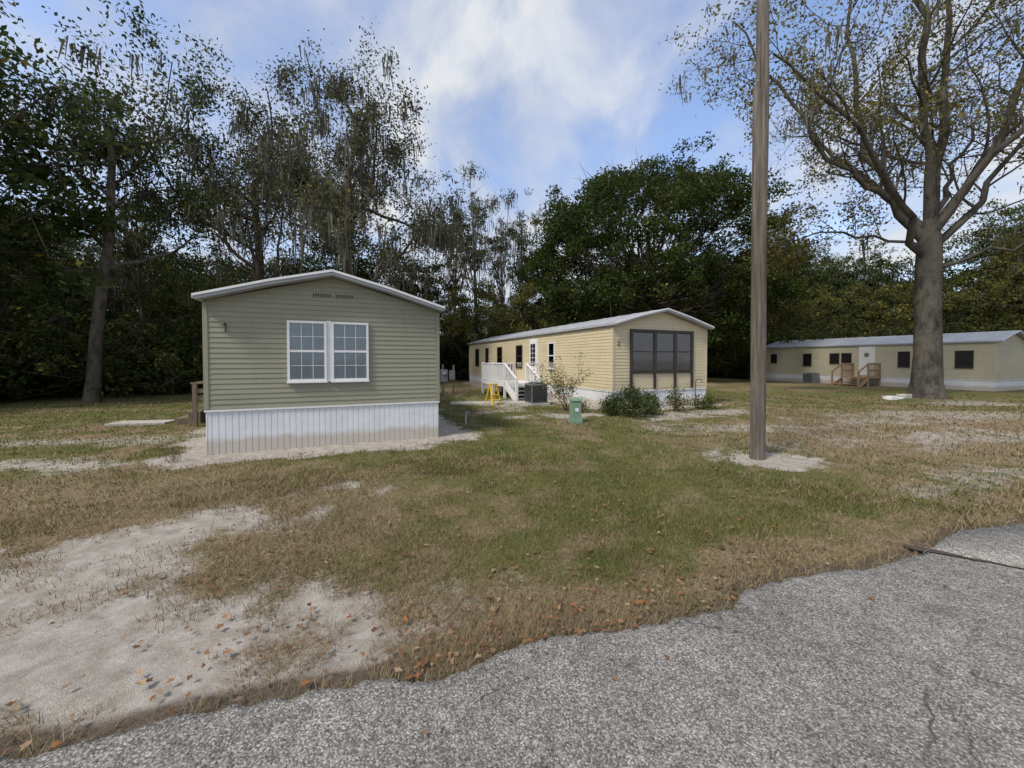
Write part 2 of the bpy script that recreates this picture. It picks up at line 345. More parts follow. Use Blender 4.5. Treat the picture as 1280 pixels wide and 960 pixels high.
# ------------------------------------------------------------ grass blades
def inside_any(x,y):
    return (rectd(x,y,H1,H1W,H1L)<.02)|(rectd(x,y,H2,H2W,H2L)<.02)
def blades(n,r0,r1,seed,hs,ws):
    r=np.random.default_rng(seed)
    R=np.exp(r.uniform(math.log(r0),math.log(r1),n)); A=r.uniform(-1.05,1.05,n)
    x=R*np.sin(A); y=R*np.cos(A)
    re=road_edge(x); s=sandf(x,y); d=dryf(x,y)
    keep=(y>re-.03)&(~inside_any(x,y))&(r.random(n)>s*1.35-.10)&(r.random(n)<(.25+1.0*fbm(x*3,y*3,77,3)))
    x,y,d,R,s=x[keep],y[keep],d[keep],R[keep],s[keep]; n=len(x)
    z=-.03
    h=hs*r.uniform(.5,1.4,n)*(.5+1.0*fbm(x*2,y*2,91,3)); w=ws*r.uniform(.6,1.4,n)*np.maximum(1,R/3.0)
    az=r.uniform(0,6.283,n); lean=r.uniform(.3,1.6,n); dry=r.random(n)<np.clip(d*.9,.14,.93)
    lean=np.where(dry,lean*1.6,lean)
    dxv,dyv=np.cos(az),np.sin(az)
    b0=np.stack([x-dyv*w/2,y+dxv*w/2,np.full(n,z)],-1); b1=np.stack([x+dyv*w/2,y-dxv*w/2,np.full(n,z)],-1)
    tip=np.stack([x+dxv*h*lean,y+dyv*h*lean,np.full(n,-.012)+h],-1)
    V=np.stack([b0,b1,tip],1).reshape(-1,3)
    t=r.random((n,1))
    green=np.array([.080,.095,.030])*(1-t)+np.array([.25,.235,.090])*t
    straw=np.array([.18,.13,.07])*(1-t)+np.array([.50,.40,.25])*t
    c=np.where(dry[:,None],straw,green)*r.uniform(.75,1.25,(n,1))
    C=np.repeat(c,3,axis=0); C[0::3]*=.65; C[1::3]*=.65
    return V,C
bl=[blades(240000,1.9,7,1,.042,.0032),blades(130000,6,24,2,.052,.0042)]
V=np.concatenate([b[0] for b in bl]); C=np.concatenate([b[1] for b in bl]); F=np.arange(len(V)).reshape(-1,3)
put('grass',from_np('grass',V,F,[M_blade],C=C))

# ------------------------------------------------------------ fallen leaves
def litter(n,seed):
    r=np.random.default_rng(seed)
    R=np.exp(r.uniform(math.log(2),math.log(26),n*4)); A=r.uniform(-1.05,1.05,n*4)
    x=R*np.sin(A); y=R*np.cos(A)
    d=fbm(x*.9,y*.9,55,3); k=(y>road_edge(x))&(r.random(len(x))<(sstep(.35,.75,d)+.12)*(1-.85*sandf(x,y)))&(~inside_any(x,y)); x,y=x[k][:n],y[k][:n]
    m=260; ex=np.clip(r.normal(1.0,.95,m),-2.2,4.5); ey=np.interp(ex,REX,REY)+np.abs(r.normal(0,.42,m))-.02
    sx_=np.array([1.45,.55,1.4,.9,2.6,-.4,3.3]); sy_=np.array([2.1,2.05,2.55,2.2,2.75,1.75,2.9])
    q=700; ux=19+r.normal(0,4.5,q); uy=16+r.normal(0,3.5,q)
    x=np.concatenate([x,ex,sx_,ux]); y=np.concatenate([y,ey,sy_,uy]); n=len(x)
    on=y<road_edge(x)
    z=np.where(on,.022,.004+.012*r.random(n))
    s=r.uniform(.012,.034,n)*np.maximum(1,np.hypot(x,y)/8); K=10
    ang=np.linspace(0,2*math.pi,K,endpoint=False)[None,:]; rad=np.array([1,.62,.95,.58,.8,.5,.8,.58,.95,.62])[None,:]*r.uniform(.75,1.2,(n,K))
    lx=np.cos(ang)*rad*s[:,None]; ly=np.sin(ang)*rad*s[:,None]*r.uniform(.45,1,(n,1)); lz=(np.abs(ly)*r.uniform(-.2,1.0,(n,1)))+ .25*lx*r.uniform(-1,1,(n,1))
    rot=r.uniform(0,6.28,(n,1)); gx=x[:,None]+lx*np.cos(rot)-ly*np.sin(rot); gy=y[:,None]+lx*np.sin(rot)+ly*np.cos(rot); gz=z[:,None]+np.maximum(lz,-.004)
    rim=np.stack([gx,gy,gz],-1); cen=np.stack([x,y,z],-1)[:,None,:]
    V=np.concatenate([cen,rim],1).reshape(-1,3)
    base=(np.arange(n)*(K+1))[:,None]; i=np.arange(K)[None,:]
    F=np.stack([np.broadcast_to(base,(n,K)),base+1+i,base+1+(i+1)%K],-1).reshape(-1,3)
    t=r.random((n,1)); pal_=np.array([[.20,.11,.06],[.28,.16,.085],[.16,.095,.06],[.34,.24,.15],[.27,.125,.055],[.22,.15,.10]])[r.integers(0,6,n)]
    C=np.repeat(pal_*(.7+.6*t),K+1,axis=0)
    return from_np('fallen_leaves',V,F,[M_litter],C=C)
put('fallen_leaves',litter(2100,5))

# ------------------------------------------------------------ houses
def Pf(H=None): return lambda s,o,z:(s,-o,z)
def Pl(): return lambda s,o,z:(-o,s,z)
def window(mb,P,s0,s1,z0,z1,frame,back,grid=(3,2),sash=True,fw=.045,curt=False):
    mb.box(s0,s0+fw,0,.06,z0,z1,frame,P); mb.box(s1-fw,s1,0,.06,z0,z1,frame,P)
    mb.box(s0+fw,s1-fw,0,.058,z1-fw,z1,frame,P); mb.box(s0-.01,s1+.01,0,.075,z0-.035,z0,frame,P)
    mb.box(s0+fw,s1-fw,0,.056,z0,z0+fw,frame,P)
    zm=(z0+z1)/2
    if sash: mb.box(s0+fw,s1-fw,.02,.054,zm-.022,zm+.022,frame,P)
    a0,a1,b0,b1=s0+fw,s1-fw,z0+fw,z1-fw
    if grid:
        for i in range(1,grid[0]):
            q=a0+(a1-a0)*i/grid[0]; mb.box(q-.005,q+.005,.032,.046,b0,b1,frame,P)
        for c in ((b0,zm-.022),(zm+.022,b1)):
            for j in range(1,grid[1]):
                q=c[0]+(c[1]-c[0])*j/grid[1]; mb.box(a0,a1,.033,.045,q-.005,q+.005,frame,P)
    mb.poly([P(a0,.040,b0),P(a1,.040,b0),P(a1,.040,b1),P(a0,.040,b1)],M_glass)
    if curt:
        k=60; t=np.linspace(a0,a1,k); o=.024+.004*np.sin(t*75)+.002*np.sin(t*31)
        for i in range(k-1):
            mb.poly([P(t[i],o[i],b0),P(t[i+1],o[i+1],b0),P(t[i+1],o[i+1],b1),P(t[i],o[i],b1)],back)
    else: mb.poly([P(a0,.022,b0),P(a1,.022,b0),P(a1,.022,b1),P(a0,.022,b1)],back)

def house(name,H,W,Ln,zs,zw,zr,mat,step=.1,ox=.06,oy=.26,th=.10,trim=None):
    E=empty(name,(H[0],H[1],0),TH); trim=trim or mat
    mb=MB()
    def half(z): return W/2 if z<=zw else max(0.0,W/2*(1-(z-zw)/(zr-zw)))
    pr=.014
    for face in (0,1):
        z=zs
        while z<zr-.01:
            z1=min(z+step,zr); h0,h1=half(z),half(z1)
            if face==0: p=lambda s,o,zz:(W/2+s,-o,zz)
            else: p=lambda s,o,zz:(W/2-s,Ln+o,zz)
            mb.poly([p(-h0,pr,z),p(h0,pr,z),p(h1,.002,z1),p(-h1,.002,z1)],mat)
            mb.poly([p(-h0,0,z),p(h0,0,z),p(h0,pr,z),p(-h0,pr,z)],mat)
            z=z1
        z=zs
        while z<zw-.005:
            z1=min(z+step,zw)
            if face==0: p=lambda s,o,zz:(-o,s,zz)
            else: p=lambda s,o,zz:(W+o,Ln-s,zz)
            mb.poly([p(0,pr,z),p(0,.002,z1),p(Ln,.002,z1),p(Ln,pr,z)],mat)
            mb.poly([p(0,0,z),p(0,pr,z),p(Ln,pr,z),p(Ln,0,z)],mat)
            z=z1
    mb.obj('siding_walls',E)
    t=MB()
    for cx_ in (0,W):
        for cy_ in (0,Ln):
            sx_=-1 if cx_==0 else 1; sy_=-1 if cy_==0 else 1
            x0,x1=sorted((cx_+sx_*.022,cx_-sx_*.055)); y0,y1=sorted((cy_+sy_*.022,cy_-sy_*.055))
            t.box(x0,x1,y0,y1,zs+.01,zw-.02,trim)
    t.obj('corner_trim',E)
    s=MB(); zb=-.12; ztop=zs-.004
    def rib(p,Lg):
        q=0
        while q<Lg-.001:
            for (wd,o,o2) in ((.085,-.006,-.006),(.006,-.006,-.015),(.010,-.015,-.015),(.006,-.015,-.006)):
                e=min(q+wd,Lg)
                s.poly([p(q,o,zb),p(e,o2,zb),p(e,o2,ztop),p(q,o,ztop)],M_skirt)
                q=e
                if q>=Lg: break
    rib(lambda a,o,z:(a,-o,z),W); rib(lambda a,o,z:(-o,Ln-a,z),Ln); rib(lambda a,o,z:(W-a,Ln+o,z),W); rib(lambda a,o,z:(W+o,a,z),Ln)
    s.box(.024,W-.024,.024,Ln-.024,zb,ztop-.01,M_skirt)
    s.box(-.02,W+.02,-.02,.012,ztop-.035,ztop,M_white); s.box(-.02,.012,.0125,Ln,ztop-.035,ztop,M_white); s.box(W-.012,W+.02,.0125,Ln,ztop-.035,ztop,M_white)
    s.obj('skirting',E)
    r=MB(); sl=(zr-zw)/(W/2)
    def prof(y0,y1,zoff,tk,oxx,m,mend):
        b=[(-oxx,zw-sl*oxx),(W*.25,(zw+zr)/2+.03),(W/2,zr+.005),(W*.75,(zw+zr)/2+.03),(W+oxx,zw-sl*oxx)]
        lo=[(x,z+zoff) for x,z in b]; up=[(x,z+zoff+tk) for x,z in b]
        for i in range(4):
            A,B=lo[i],lo[i+1]; C_,D=up[i],up[i+1]
            r.poly([(A[0],y0,A[1]),(A[0],y1,A[1]),(B[0],y1,B[1]),(B[0],y0,B[1])],mend)
            r.poly([(C_[0],y0,C_[1]),(D[0],y0,D[1]),(D[0],y1,D[1]),(C_[0],y1,C_[1])],m)
            r.poly([(A[0],y0,A[1]),(B[0],y0,B[1]),(D[0],y0,D[1]),(C_[0],y0,C_[1])],mend)
            r.poly([(A[0],y1,A[1]),(C_[0],y1,C_[1]),(D[0],y1,D[1]),(B[0],y1,B[1])],mend)
        for i in (0,4):
            A,C_=lo[i],up[i]
            q=[(A[0],y0,A[1]),(A[0],y0,C_[1]),(A[0],y1,C_[1]),(A[0],y1,A[1])]
            r.poly(q if i==0 else q[::-1],mend)
    prof(-oy,Ln+oy,.003,th,ox,M_roof,M_trim)
    prof(-oy-.03,-oy-.002,.062,.045,ox+.03,M_white,M_white)
    y=.5
    while y<Ln:
        r.beam((-ox,y,zw-sl*ox+th+.012),(W*.25,y,(zw+zr)/2+.03+th+.01),.03,.02,M_roof); r.beam((W*.25,y,(zw+zr)/2+.03+th+.01),(W/2,y,zr+th+.012),.03,.02,M_roof)
        r.beam((W+ox,y,zw-sl*ox+th+.012),(W*.75,y,(zw+zr)/2+.03+th+.01),.03,.02,M_roof); r.beam((W*.75,y,(zw+zr)/2+.03+th+.01),(W/2,y,zr+th+.012),.03,.02,M_roof)
        y+=1.0
    r.box(-ox-.05,-ox-.002,-oy,Ln+oy,zw-sl*ox+.02,zw-sl*ox+th+.005,M_trim)
    r.box(W+ox+.002,W+ox+.05,-oy,Ln+oy,zw-sl*ox+.02,zw-sl*ox+th+.005,M_trim)
    r.obj('roof',E)
    return E

# --- home 1
E1=house('mobile_home',H1,H1W,H1L,.81,2.86,3.46,M_sage,.098)
m=MB(); P=Pf()
window(m,P,1.35,2.06,1.32,2.54,M_white,M_curt,(3,2),curt=True); window(m,P,2.15,2.87,1.32,2.54,M_white,M_curt,(3,2),curt=True)
m.box(2.062,2.148,.0,.03,1.30,2.56,M_white,P)
m.box(1.405,1.48,.0475,.049,1.90,1.96,M_red,P)
m.obj('window',E1)
m=MB()
for s0 in (1.80,2.22):
    m.box(s0,s0+.36,.0,.02,3.04,3.12,M_sage,P)
    for i in range(8): m.box(s0+.02+i*.043,s0+.045+i*.043,.021,.023,3.05,3.11,M_acd,P)
m.obj('gable_vent',E1)
m=MB(); m.beam((.335,-.03,2.28),(.335,-.03,2.45),.028,.012,M_dark,(1,0,0)); m.beam((.300,-.03,2.41),(.335,-.03,2.45),.02,.012,M_dark); m.obj('house_number',E1)
m=MB()
m.box(-1.35,-.03,3.7,5.4,.42,.48,M_wood)
for i in range(11): m.box(-1.35,-.03,3.7+i*.15,3.835+i*.15,.482,.505,M_wood)
for (x,y) in ((-1.3,3.75),(-1.3,5.3),(-.7,3.75)):
    m.box(x-.045,x+.045,y-.045,y+.045,-.1,1.12,M_wood)
m.beam((-1.38,3.75,1.14),(-.05,3.75,1.14),.09,.04,M_wood); m.beam((-1.3,3.7,1.14),(-1.3,5.4,1.14),.09,.04,M_wood)
for z in (.72,.92): m.beam((-1.35,3.75,z),(-.05,3.75,z),.03,.08,M_wood); m.beam((-1.3,3.7,z),(-1.3,5.3,z),.03,.08,M_wood)
for i in range(2): m.box(-1.35-.28*(i+1),-1.352-.28*i,4.3,5.3,-.1,.32-.16*i,M_wood)
m.obj('side_deck',E1)

# --- home 2
E2=house('mobile_home',H2,H2W,H2L,.65,2.96,3.54,M_cream,.115)
m=MB(); P=Pf()
ps=(.78,1.86,2.84,3.70)
zt,zb_=2.80,1.32
for p_ in ps: m.box(p_-.045,p_+.045,.0,.075,.70,zt+.06,M_brown,P)
m.box(ps[0]+.046,ps[3]-.046,.0,.072,zt-.03,zt+.058,M_brown,P); m.box(ps[0]+.046,ps[3]-.046,.0,.07,zb_-.06,zb_+.03,M_brown,P)
for a_,b_ in zip(ps[:-1],ps[1:]):
    window(m,P,a_+.047,b_-.047,zb_+.035,zt-.035,M_brown,M_curt2,None,sash=True,fw=.03,curt=True)
    m.box(a_+.047,b_-.047,.0,.02,.72,zb_-.062,M_cream,P)
m.obj('front_window',E2)
m=MB(); m.beam((.18,-.03,2.42),(.28,-.03,2.42),.02,.012,M_dark,(0,1,0)); m.beam((.28,-.03,2.42),(.28,-.03,2.36),.02,.012,M_dark); m.beam((.28,-.03,2.36),(.18,-.03,2.28),.02,.012,M_dark); m.beam((.18,-.03,2.28),(.28,-.03,2.28),.02,.012,M_dark,(0,1,0)); m.obj('house_number',E2)
m=MB(); P=Pl()
for (c,wd,z0,z1) in ((4.43,.62,1.35,2.55),(8.1,.8,1.35,2.55),(11.1,.8,1.35,2.55),(13.5,.55,1.5,2.55),(15.7,.8,1.35,2.55)):
    window(m,P,c-wd/2,c+wd/2,z0,z1,M_white if c<5 else M_brown,M_curt2 if c<5 else M_dark,None,sash=True,fw=.05)
m.obj('side_windows',E2)
m=MB()
m.box(5.83,6.75,0,.05,.68,2.80,M_white,P); m.box(5.90,6.68,.051,.075,.72,2.72,M_white,P); m.box(6.02,6.56,.076,.082,1.45,2.55,M_dark,P)
for i in range(4): m.box(6.02,6.56,.0825,.088,1.64+i*.22,1.66+i*.22,M_white,P)
m.box(6.28,6.30,.089,.092,1.46,2.54,M_white,P); m.cyl(P(5.97,.08,1.6),P(5.97,.14,1.6),.03,.03,8,M_ac)
m.obj('door',E2)
m=MB(); zd=.66
m.box(-2.0,-.03,5.3,8.6,zd-.14,zd,M_white)
def rail(a,b,z0,z1,n):
    a=Vector(a);b=Vector(b)
    m.beam(a+Vector((0,0,z1)),b+Vector((0,0,z1)),.09,.045,M_white); m.beam(a+Vector((0,0,z0)),b+Vector((0,0,z0)),.04,.06,M_white)
    for i in range(n+1):
        p=a.lerp(b,i/n); m.beam(p+Vector((0,0,z0)),p+Vector((0,0,z1)),.035,.035,M_white)
rail((-1.96,5.34,zd),(-1.96,8.56,zd),.1,.92,22); rail((-1.96,8.56,zd),(-.05,8.56,zd),.1,.92,12); rail((-.85,5.34,zd),(-.05,5.34,zd),.1,.92,6)
for (x,y) in ((-1.96,5.34),(-1.96,6.95),(-1.96,8.56),(-.85,5.34)): m.box(x-.05,x+.05,y-.05,y+.05,-.1,zd+.98,M_white)
for i in range(4):
    z=zd-.15*(i+1); y=5.3-.28*(i+1); m.box(-1.9,-.9,y,y+.30,z-.04,z,M_ac)
for x in (-1.96,-.85):
    m.beam((x,5.25,zd-.1),(x,3.95,-.05),.04,.24,M_white)
    m.beam((x,5.34,zd+.92),(x,3.95,.92),.08,.05,M_white); m.beam((x,5.34,zd+.12),(x,3.95,.2),.04,.05,M_white)
    m.box(x-.05,x+.05,3.90,4.0,-.1,.98,M_white)
    for i in range(1,9):
        t_=i/9; y=5.34-1.39*t_; m.beam((x,y,zd+.12-(zd-.08)*t_),(x,y,zd+.92-(zd)*t_),.03,.03,M_white)
m.obj('porch',E2)
m=MB(); m.box(-.75,-.03,8.95,9.75,.9,1.5,M_ac); m.box(-.753,-.751,9.0,9.7,.95,1.45,M_acd); m.box(-.7,-.1,9.0,9.7,-.1,.9,M_wood); m.obj('wall_unit',E2,bevel=.01)

# --- home 3
E3=house('mobile_home',H3,H3W,H3L,.62,2.75,3.35,M_cream2,.13)
m=MB(); P=Pl()
for (c,wd,z0,z1) in ((1.18,.75,1.3,2.3),(3.85,.6,1.3,2.3),(7.0,.62,1.5,2.25),(7.75,.62,1.5,2.25),(9.6,.6,1.3,2.25),(12.2,.5,1.5,2.25)):
    window(m,P,c-wd/2,c+wd/2,z0,z1,M_brown,M_dark,None,sash=True,fw=.05)
m.box(5.35,6.25,0,.05,.66,2.68,M_white,P); m.box(5.43,6.17,.051,.07,.7,2.6,M_white,P); m.cyl(P(5.8,.07,2.1),P(5.8,.08,2.1),.16,.16,12,M_ac)
m.obj('windows_and_door',E3)
m=MB()
m.box(-1.5,-.03,5.0,6.6,.50,.60,M_newwood)
for y in (5.05,6.55):
    for x in (-1.45,-.1): m.box(x-.045,x+.045,y-.045,y+.045,-.1,1.55,M_newwood)
    m.beam((-1.5,y,1.5),(-.05,y,1.5),.04,.1,M_newwood); m.beam((-1.5,y,1.05),(-.05,y,1.05),.03,.09,M_newwood)
    m.beam((-1.45,y,1.5),(-2.6,y,.95),.04,.1,M_newwood); m.beam((-1.45,y,.45),(-2.6,y,-.05),.04,.22,M_newwood); m.box(-2.62,-2.53,y-.045,y+.045,-.1,1.0,M_newwood)
    for i in range(8): m.beam((-.25-i*.16,y,.6),(-.25-i*.16,y,1.46),.03,.03,M_newwood)
for i in range(4): m.box(-1.5-.28*(i+1),-1.502-.28*i,5.05,6.55,.45-.15*(i)-.04,.45-.15*i,M_newwood)
m.obj('wooden_steps',E3)
m=MB(); m.box(-1.0,-.25,8.6,9.35,-.05,.75,M_ac)
for i in range(8): m.box(-1.012,-1.001,8.66,9.29,.06+i*.08,.10+i*.08,M_acd)
m.cyl((-.62,8.97,.75),(-.62,8.97,.78),.3,.3,16,M_acd)
m.obj('outdoor_unit',E3,bevel=.01)

m=MB(); m.box(-.42,.42,-.42,.42,-.06,.05,M_conc); m.box(-.34,.34,-.34,.34,.051,.82,M_ac)
for i in range(10):
    z=.12+i*.065
    for (x0,x1,y0,y1) in ((-.31,.31,-.352,-.341),(-.31,.31,.341,.352),(-.352,-.341,-.31,.31),(.341,.352,-.31,.31)): m.box(x0,x1,y0,y1,z,z+.05,M_acd)
m.cyl((0,0,.82),(0,0,.86),.31,.29,20,M_acd)
m.obj('air_conditioner',None,(.95,15.3,0),TH,bevel=.008)

# ------------------------------------------------------------ utility pole
m_,nt,b=new_mat('pole_wood'); v=mapping(nt,(9,9,.45)); n=noise(nt,v,2.2,8,.7,.3)
r=ramp(nt,n,[(.28,(.04,.033,.026)),(.5,(.125,.11,.09)),(.72,(.25,.23,.195))])
v=mapping(nt,(1,1,.35)); n5=noise(nt,v,1.2,3); r5=ramp(nt,n5,[(.35,(.72,.68,.62)),(.65,(1.12,1.12,1.12))])
L(nt,mix(nt,1,r.outputs[0],r5.outputs[0],'MULTIPLY'),b.inputs['Base Color']); b.inputs['Roughness'].default_value=.9; bump(nt,n,b,.7,.012); M_pole=m_
class TB:
    def __init__(s): s.V=[];s.F=[];s.M=[];s.C=[];s.S=[];s.n=0
    def add(s,V,F,mi,C,sm):
        s.V.append(V); s.F.append(F+s.n); s.M.append(np.full(len(F),mi)); s.C.append(np.broadcast_to(C,V.shape).copy()); s.S.append(np.full(len(F),sm)); s.n+=len(V)
    def tube(s,pts,rad,k=6,mi=0,c=(.1,.09,.07)):
        pts=np.asarray(pts,float); rad=np.asarray(rad,float); n=len(pts)
        T=np.gradient(pts,axis=0); T/=np.linalg.norm(T,axis=1)[:,None]+1e-9
        ref=np.array([1,0,0]) if abs(T[:,0]).mean()<.6 else np.array([0,1,0])
        A=np.cross(T,ref); A/=np.linalg.norm(A,axis=1)[:,None]+1e-9; B=np.cross(T,A)
        th=np.linspace(0,2*math.pi,k,endpoint=False)
        V=(pts[:,None,:]+rad[:,None,None]*(A[:,None,:]*np.cos(th)[None,:,None]+B[:,None,:]*np.sin(th)[None,:,None])).reshape(-1,3)
        i=np.arange(n-1)[:,None]*k; j=np.arange(k)[None,:]; j2=(j+1)%k
        F=np.stack([i+j,i+j2,i+k+j2,i+k+j],-1).reshape(-1,4)
        s.add(V,F,mi,np.array(c),True)
    def leaves(s,cen,size,cols,r,mi=1,asp=.5):
        n=len(cen); u=r.normal(size=(n,3)); u/=np.linalg.norm(u,axis=1)[:,None]; w=r.normal(size=(n,3)); v=np.cross(u,w); v/=np.linalg.norm(v,axis=1)[:,None]+1e-9
        sz=(size*r.uniform(.6,1.35,n))[:,None]; u=u*sz*.5; v=v*sz*.5*asp
        V=np.stack([cen+u,cen+v,cen-u,cen-v],1).reshape(-1,3); F=np.arange(4*n).reshape(n,4)
        s.add(V,F,mi,np.repeat(cols,4,axis=0),False)
    def strips(s,top,ln,wd,cols,r,mi=2):
        n=len(top); a=r.uniform(0,6.28,n); d=np.stack([np.cos(a),np.sin(a),np.zeros(n)],-1)
        dr=r.normal(0,.09,(n,3))*ln[:,None]; dr[:,2]=-ln
        V=np.stack([top-d*wd[:,None]/2,top+d*wd[:,None]/2,top+dr+d*wd[:,None]*.12,top+dr-d*wd[:,None]*.12],1).reshape(-1,3)
        s.add(V,np.arange(4*n).reshape(n,4),mi,np.repeat(cols,4,axis=0),False)
    def mesh(s,name,mats):
        return from_np(name,np.concatenate(s.V),np.concatenate(s.F),mats,np.concatenate(s.M),np.concatenate(s.C),np.concatenate(s.S))
t=TB(); zz_=np.linspace(-.3,10.2,22)
t.tube(np.stack([.000*zz_+.008*np.sin(zz_*1.3),.0*zz_,zz_],-1),.122-.0032*zz_,18)
t.tube([(0,0,10.2),(0,0,10.21)],[.09,.001],16)
z2=np.linspace(-.2,6.5,12)
t.tube(np.concatenate([np.stack([-.045-.007*z2,-.02+0*z2,z2],-1),[(-.05,.0,6.8)]]),np.concatenate([.088-.002*z2,[.02]]),12)
t.tube([(-.09,-.10,.2),(-.10,-.10,3),(-.10,-.09,7.5)],[.008]*3,6)
put('utility_pole',t.mesh('utility_pole',[M_pole]),None,(4.43,6.92,0))

# ------------------------------------------------------------ small things
m=MB()
def frus(mb,w0,w1,d0,d1,z0,z1,mt): mb.hexa([(-w0/2,-d0/2,z0),(w0/2,-d0/2,z0),(w0/2,d0/2,z0),(-w0/2,d0/2,z0),(-w1/2,-d1/2,z1),(w1/2,-d1/2,z1),(w1/2,d1/2,z1),(-w1/2,d1/2,z1)],mt)
frus(m,.34,.30,.32,.28,-.1,.12,M_green); frus(m,.27,.25,.25,.23,.121,.60,M_green); frus(m,.30,.24,.28,.20,.601,.68,M_green); m.box(-.05,.05,-.131,-.128,.3,.4,M_white)
m.obj('utility_pedestal',None,(1.8,10.9,0),.2,bevel=.015)
m=MB()
for x in (-.2,.2): m.beam((x,-.28,-.03),(x*.7,0,.78),.05,.03,M_yellow); m.beam((x,.30,-.03),(x*.7,.02,.78),.04,.03,M_yellow)
for i in range(3): m.beam((-.18+.02*i,-.22+.08*i,.18+.2*i),(.18-.02*i,-.22+.08*i,.18+.2*i),.12,.03,M_yellow)
m.box(-.17,.17,-.08,.10,.77,.81,M_yellow); m.beam((-.19,.25,.15),(.19,.25,.15),.03,.03,M_yellow)
m.obj('step_ladder',None,(-.75,15.3,0),.6)
m=MB()
for x in (-.28,.28): m.box(x-.045,x+.045,-.045,.045,-.1,1.5,M_wood)
m.box(-.45,.45,-.05,-.03,.55,.65,M_wood); m.box(-.4,-.02,-.14,-.051,.6,1.25,M_ac); m.box(.06,.36,-.14,-.051,.7,1.2,M_ac); m.cyl((-.2,-.14,1.05),(-.2,-.24,1.05),.09,.09,14,M_trim); m.cyl((-.2,-.1,.6),(-.2,-.1,-.1),.025,.025,8,M_ac)
m.obj('electric_meter',None,(-3.4,20.5,0),.1,bevel=.005)
m=MB(); m.box(-.7,.7,-.3,.3,-.05,.03,M_conc); m.obj('concrete_path',None,(-10.3,10.7,0),.2)
m=MB(); m.box(-3.4,0,-.45,.45,-.05,.02,M_conc); m.obj('concrete_path',None,(.9,15.9,0),.1)
m=MB()
for i,(x,y,a,b_) in enumerate(((0,0,.9,.3),(.3,.35,.6,.25),(-.5,-.2,.5,.2),(.9,.1,.5,.35))): m.box(x-a/2,x+a/2,y-b_/2,y+b_/2,-.03,.05+.04*i,M_conc if i%2 else M_white)
m.obj('rubble_pile',None,(17.3,17.4,0),.3,bevel=.02)
m=MB(); m.cyl((0,0,-.1),(0,0,.32),.022,.022,10,M_trim); m.cyl((0,0,.32),(.09,0,.32),.018,.018,8,M_trim); m.cyl((0,0,.32),(0,0,.36),.05,.05,8,M_ac); m.obj('water_spigot',None,(-1.25,10.4,0))

# ------------------------------------------------------------ vegetation
def pal(r,n,a,b,yel=0,yc=(.24,.20,.05)):
    t=r.random((n,1)); c=np.array(a)*(1-t)+np.array(b)*t
    if yel>0:
        k=r.random(n)<yel; c[k]=np.array(yc)*r.uniform(.7,1.2,(k.sum(),1))
    return c
def curve(p0,p1,r,n=7,sag=.12,wob=.04):
    p0=np.array(p0,float);p1=np.array(p1,float); t=np.linspace(0,1,n)[:,None]; d=np.linalg.norm(p1-p0)
    mid=(p0+p1)/2+np.array([0,0,-sag*d])+r.normal(0,wob*d,3)
    q=(1-t)**2*p0+2*t*(1-t)*mid+t*t*p1
    w=r.normal(0,wob*.3*d,(n,3)); w[0]=0;w[-1]=0
    return q+w
def crown_tree(seed,H,rt,cz,rx,rz,nc,cr,lp,ls,a,b,yel=0,zmin=.2,moss=0,fork=.35,shell=.45,lean=(0,0),lumpy=1.0,contrast=1.0):
    r=np.random.default_rng(seed); t=TB()
    th=np.linspace(0,1,9); top=np.array([lean[0],lean[1],cz+rz*.45])
    trunk=np.stack([top[0]*th+ .25*np.sin(th*5+seed)*th,top[1]*th+.25*np.cos(th*4+seed)*th,-.2+(top[2]+.2)*th],-1)
    t.tube(trunk,rt*(1-.78*th)*(1+.5*np.exp(-th*18)),9)
    cs=[]
    for i in range(nc):
        for _ in range(30):
            d=r.normal(size=3); d/=np.linalg.norm(d); rad=shell+(1-shell)*r.random()**.6
            lump=1+lumpy*(.22*math.sin(3*math.atan2(d[1],d[0])+seed)+.15*math.sin(5*d[2]*2+seed*2)+r.normal(0,.07))
            p=np.array([lean[0]+d[0]*rx*rad*lump,lean[1]+d[1]*rx*rad*lump,cz+d[2]*rz*rad*lump])
            if p[2]>H*zmin and d[2]>-.75: break
        cs.append(p)
    cs=np.array(cs)
    for i,p in enumerate(cs):
        f=r.uniform(fork,.9); k=int(f*8); p0=trunk[k]
        if p0[2]>p[2]: k=max(2,int(8*max(.15,(p[2]-1.5)/top[2]*.8))); k=min(k,8); p0=trunk[k]
        if i%2==0 or nc<60:
            t.tube(curve(p0,p,r,7,.10,.05),np.linspace(rt*.30*(1-.5*f),.02,7),5)
        for _ in range(3): 
            q=p+r.normal(0,cr*.7,3); t.tube(np.stack([p+(q-p)*s_ for s_ in (0,.5,1)]),[.03,.02,.008],3)
    for p in cs:
        rr=cr*r.uniform(.6,1.35); n=int(lp*r.uniform(.6,1.3)*(rr/cr)**2)
        sub=r.integers(4,8); sc=p+r.normal(0,rr*.55,(sub,3))*[1,1,.7]
        w=r.integers(0,sub,n); d=r.normal(size=(n,3)); d/=np.linalg.norm(d,axis=1)[:,None]
        c=sc[w]+d*(rr*.55*r.random(n)**.45)[:,None]*[1,1,.65]
        bright=(.75+.55*contrast*r.random())
        t.leaves(c,ls,pal(r,n,a,b,yel)*bright,r)
    if moss:
        k=r.integers(0,len(cs),moss); tp=cs[k]+r.normal(0,cr*.6,(moss,3))-[0,0,.3*cr]
        tp=np.repeat(tp,7,axis=0)+r.normal(0,.15,(moss*7,3)); ln=r.uniform(.2,1.2,moss*7); 
        t.strips(tp,ln,r.uniform(.04,.12,moss*7),pal(r,moss*7,(.10,.10,.08),(.20,.20,.16)),r)
    return t.mesh('tree_%d'%seed,[M_bark,M_leaf,M_moss])

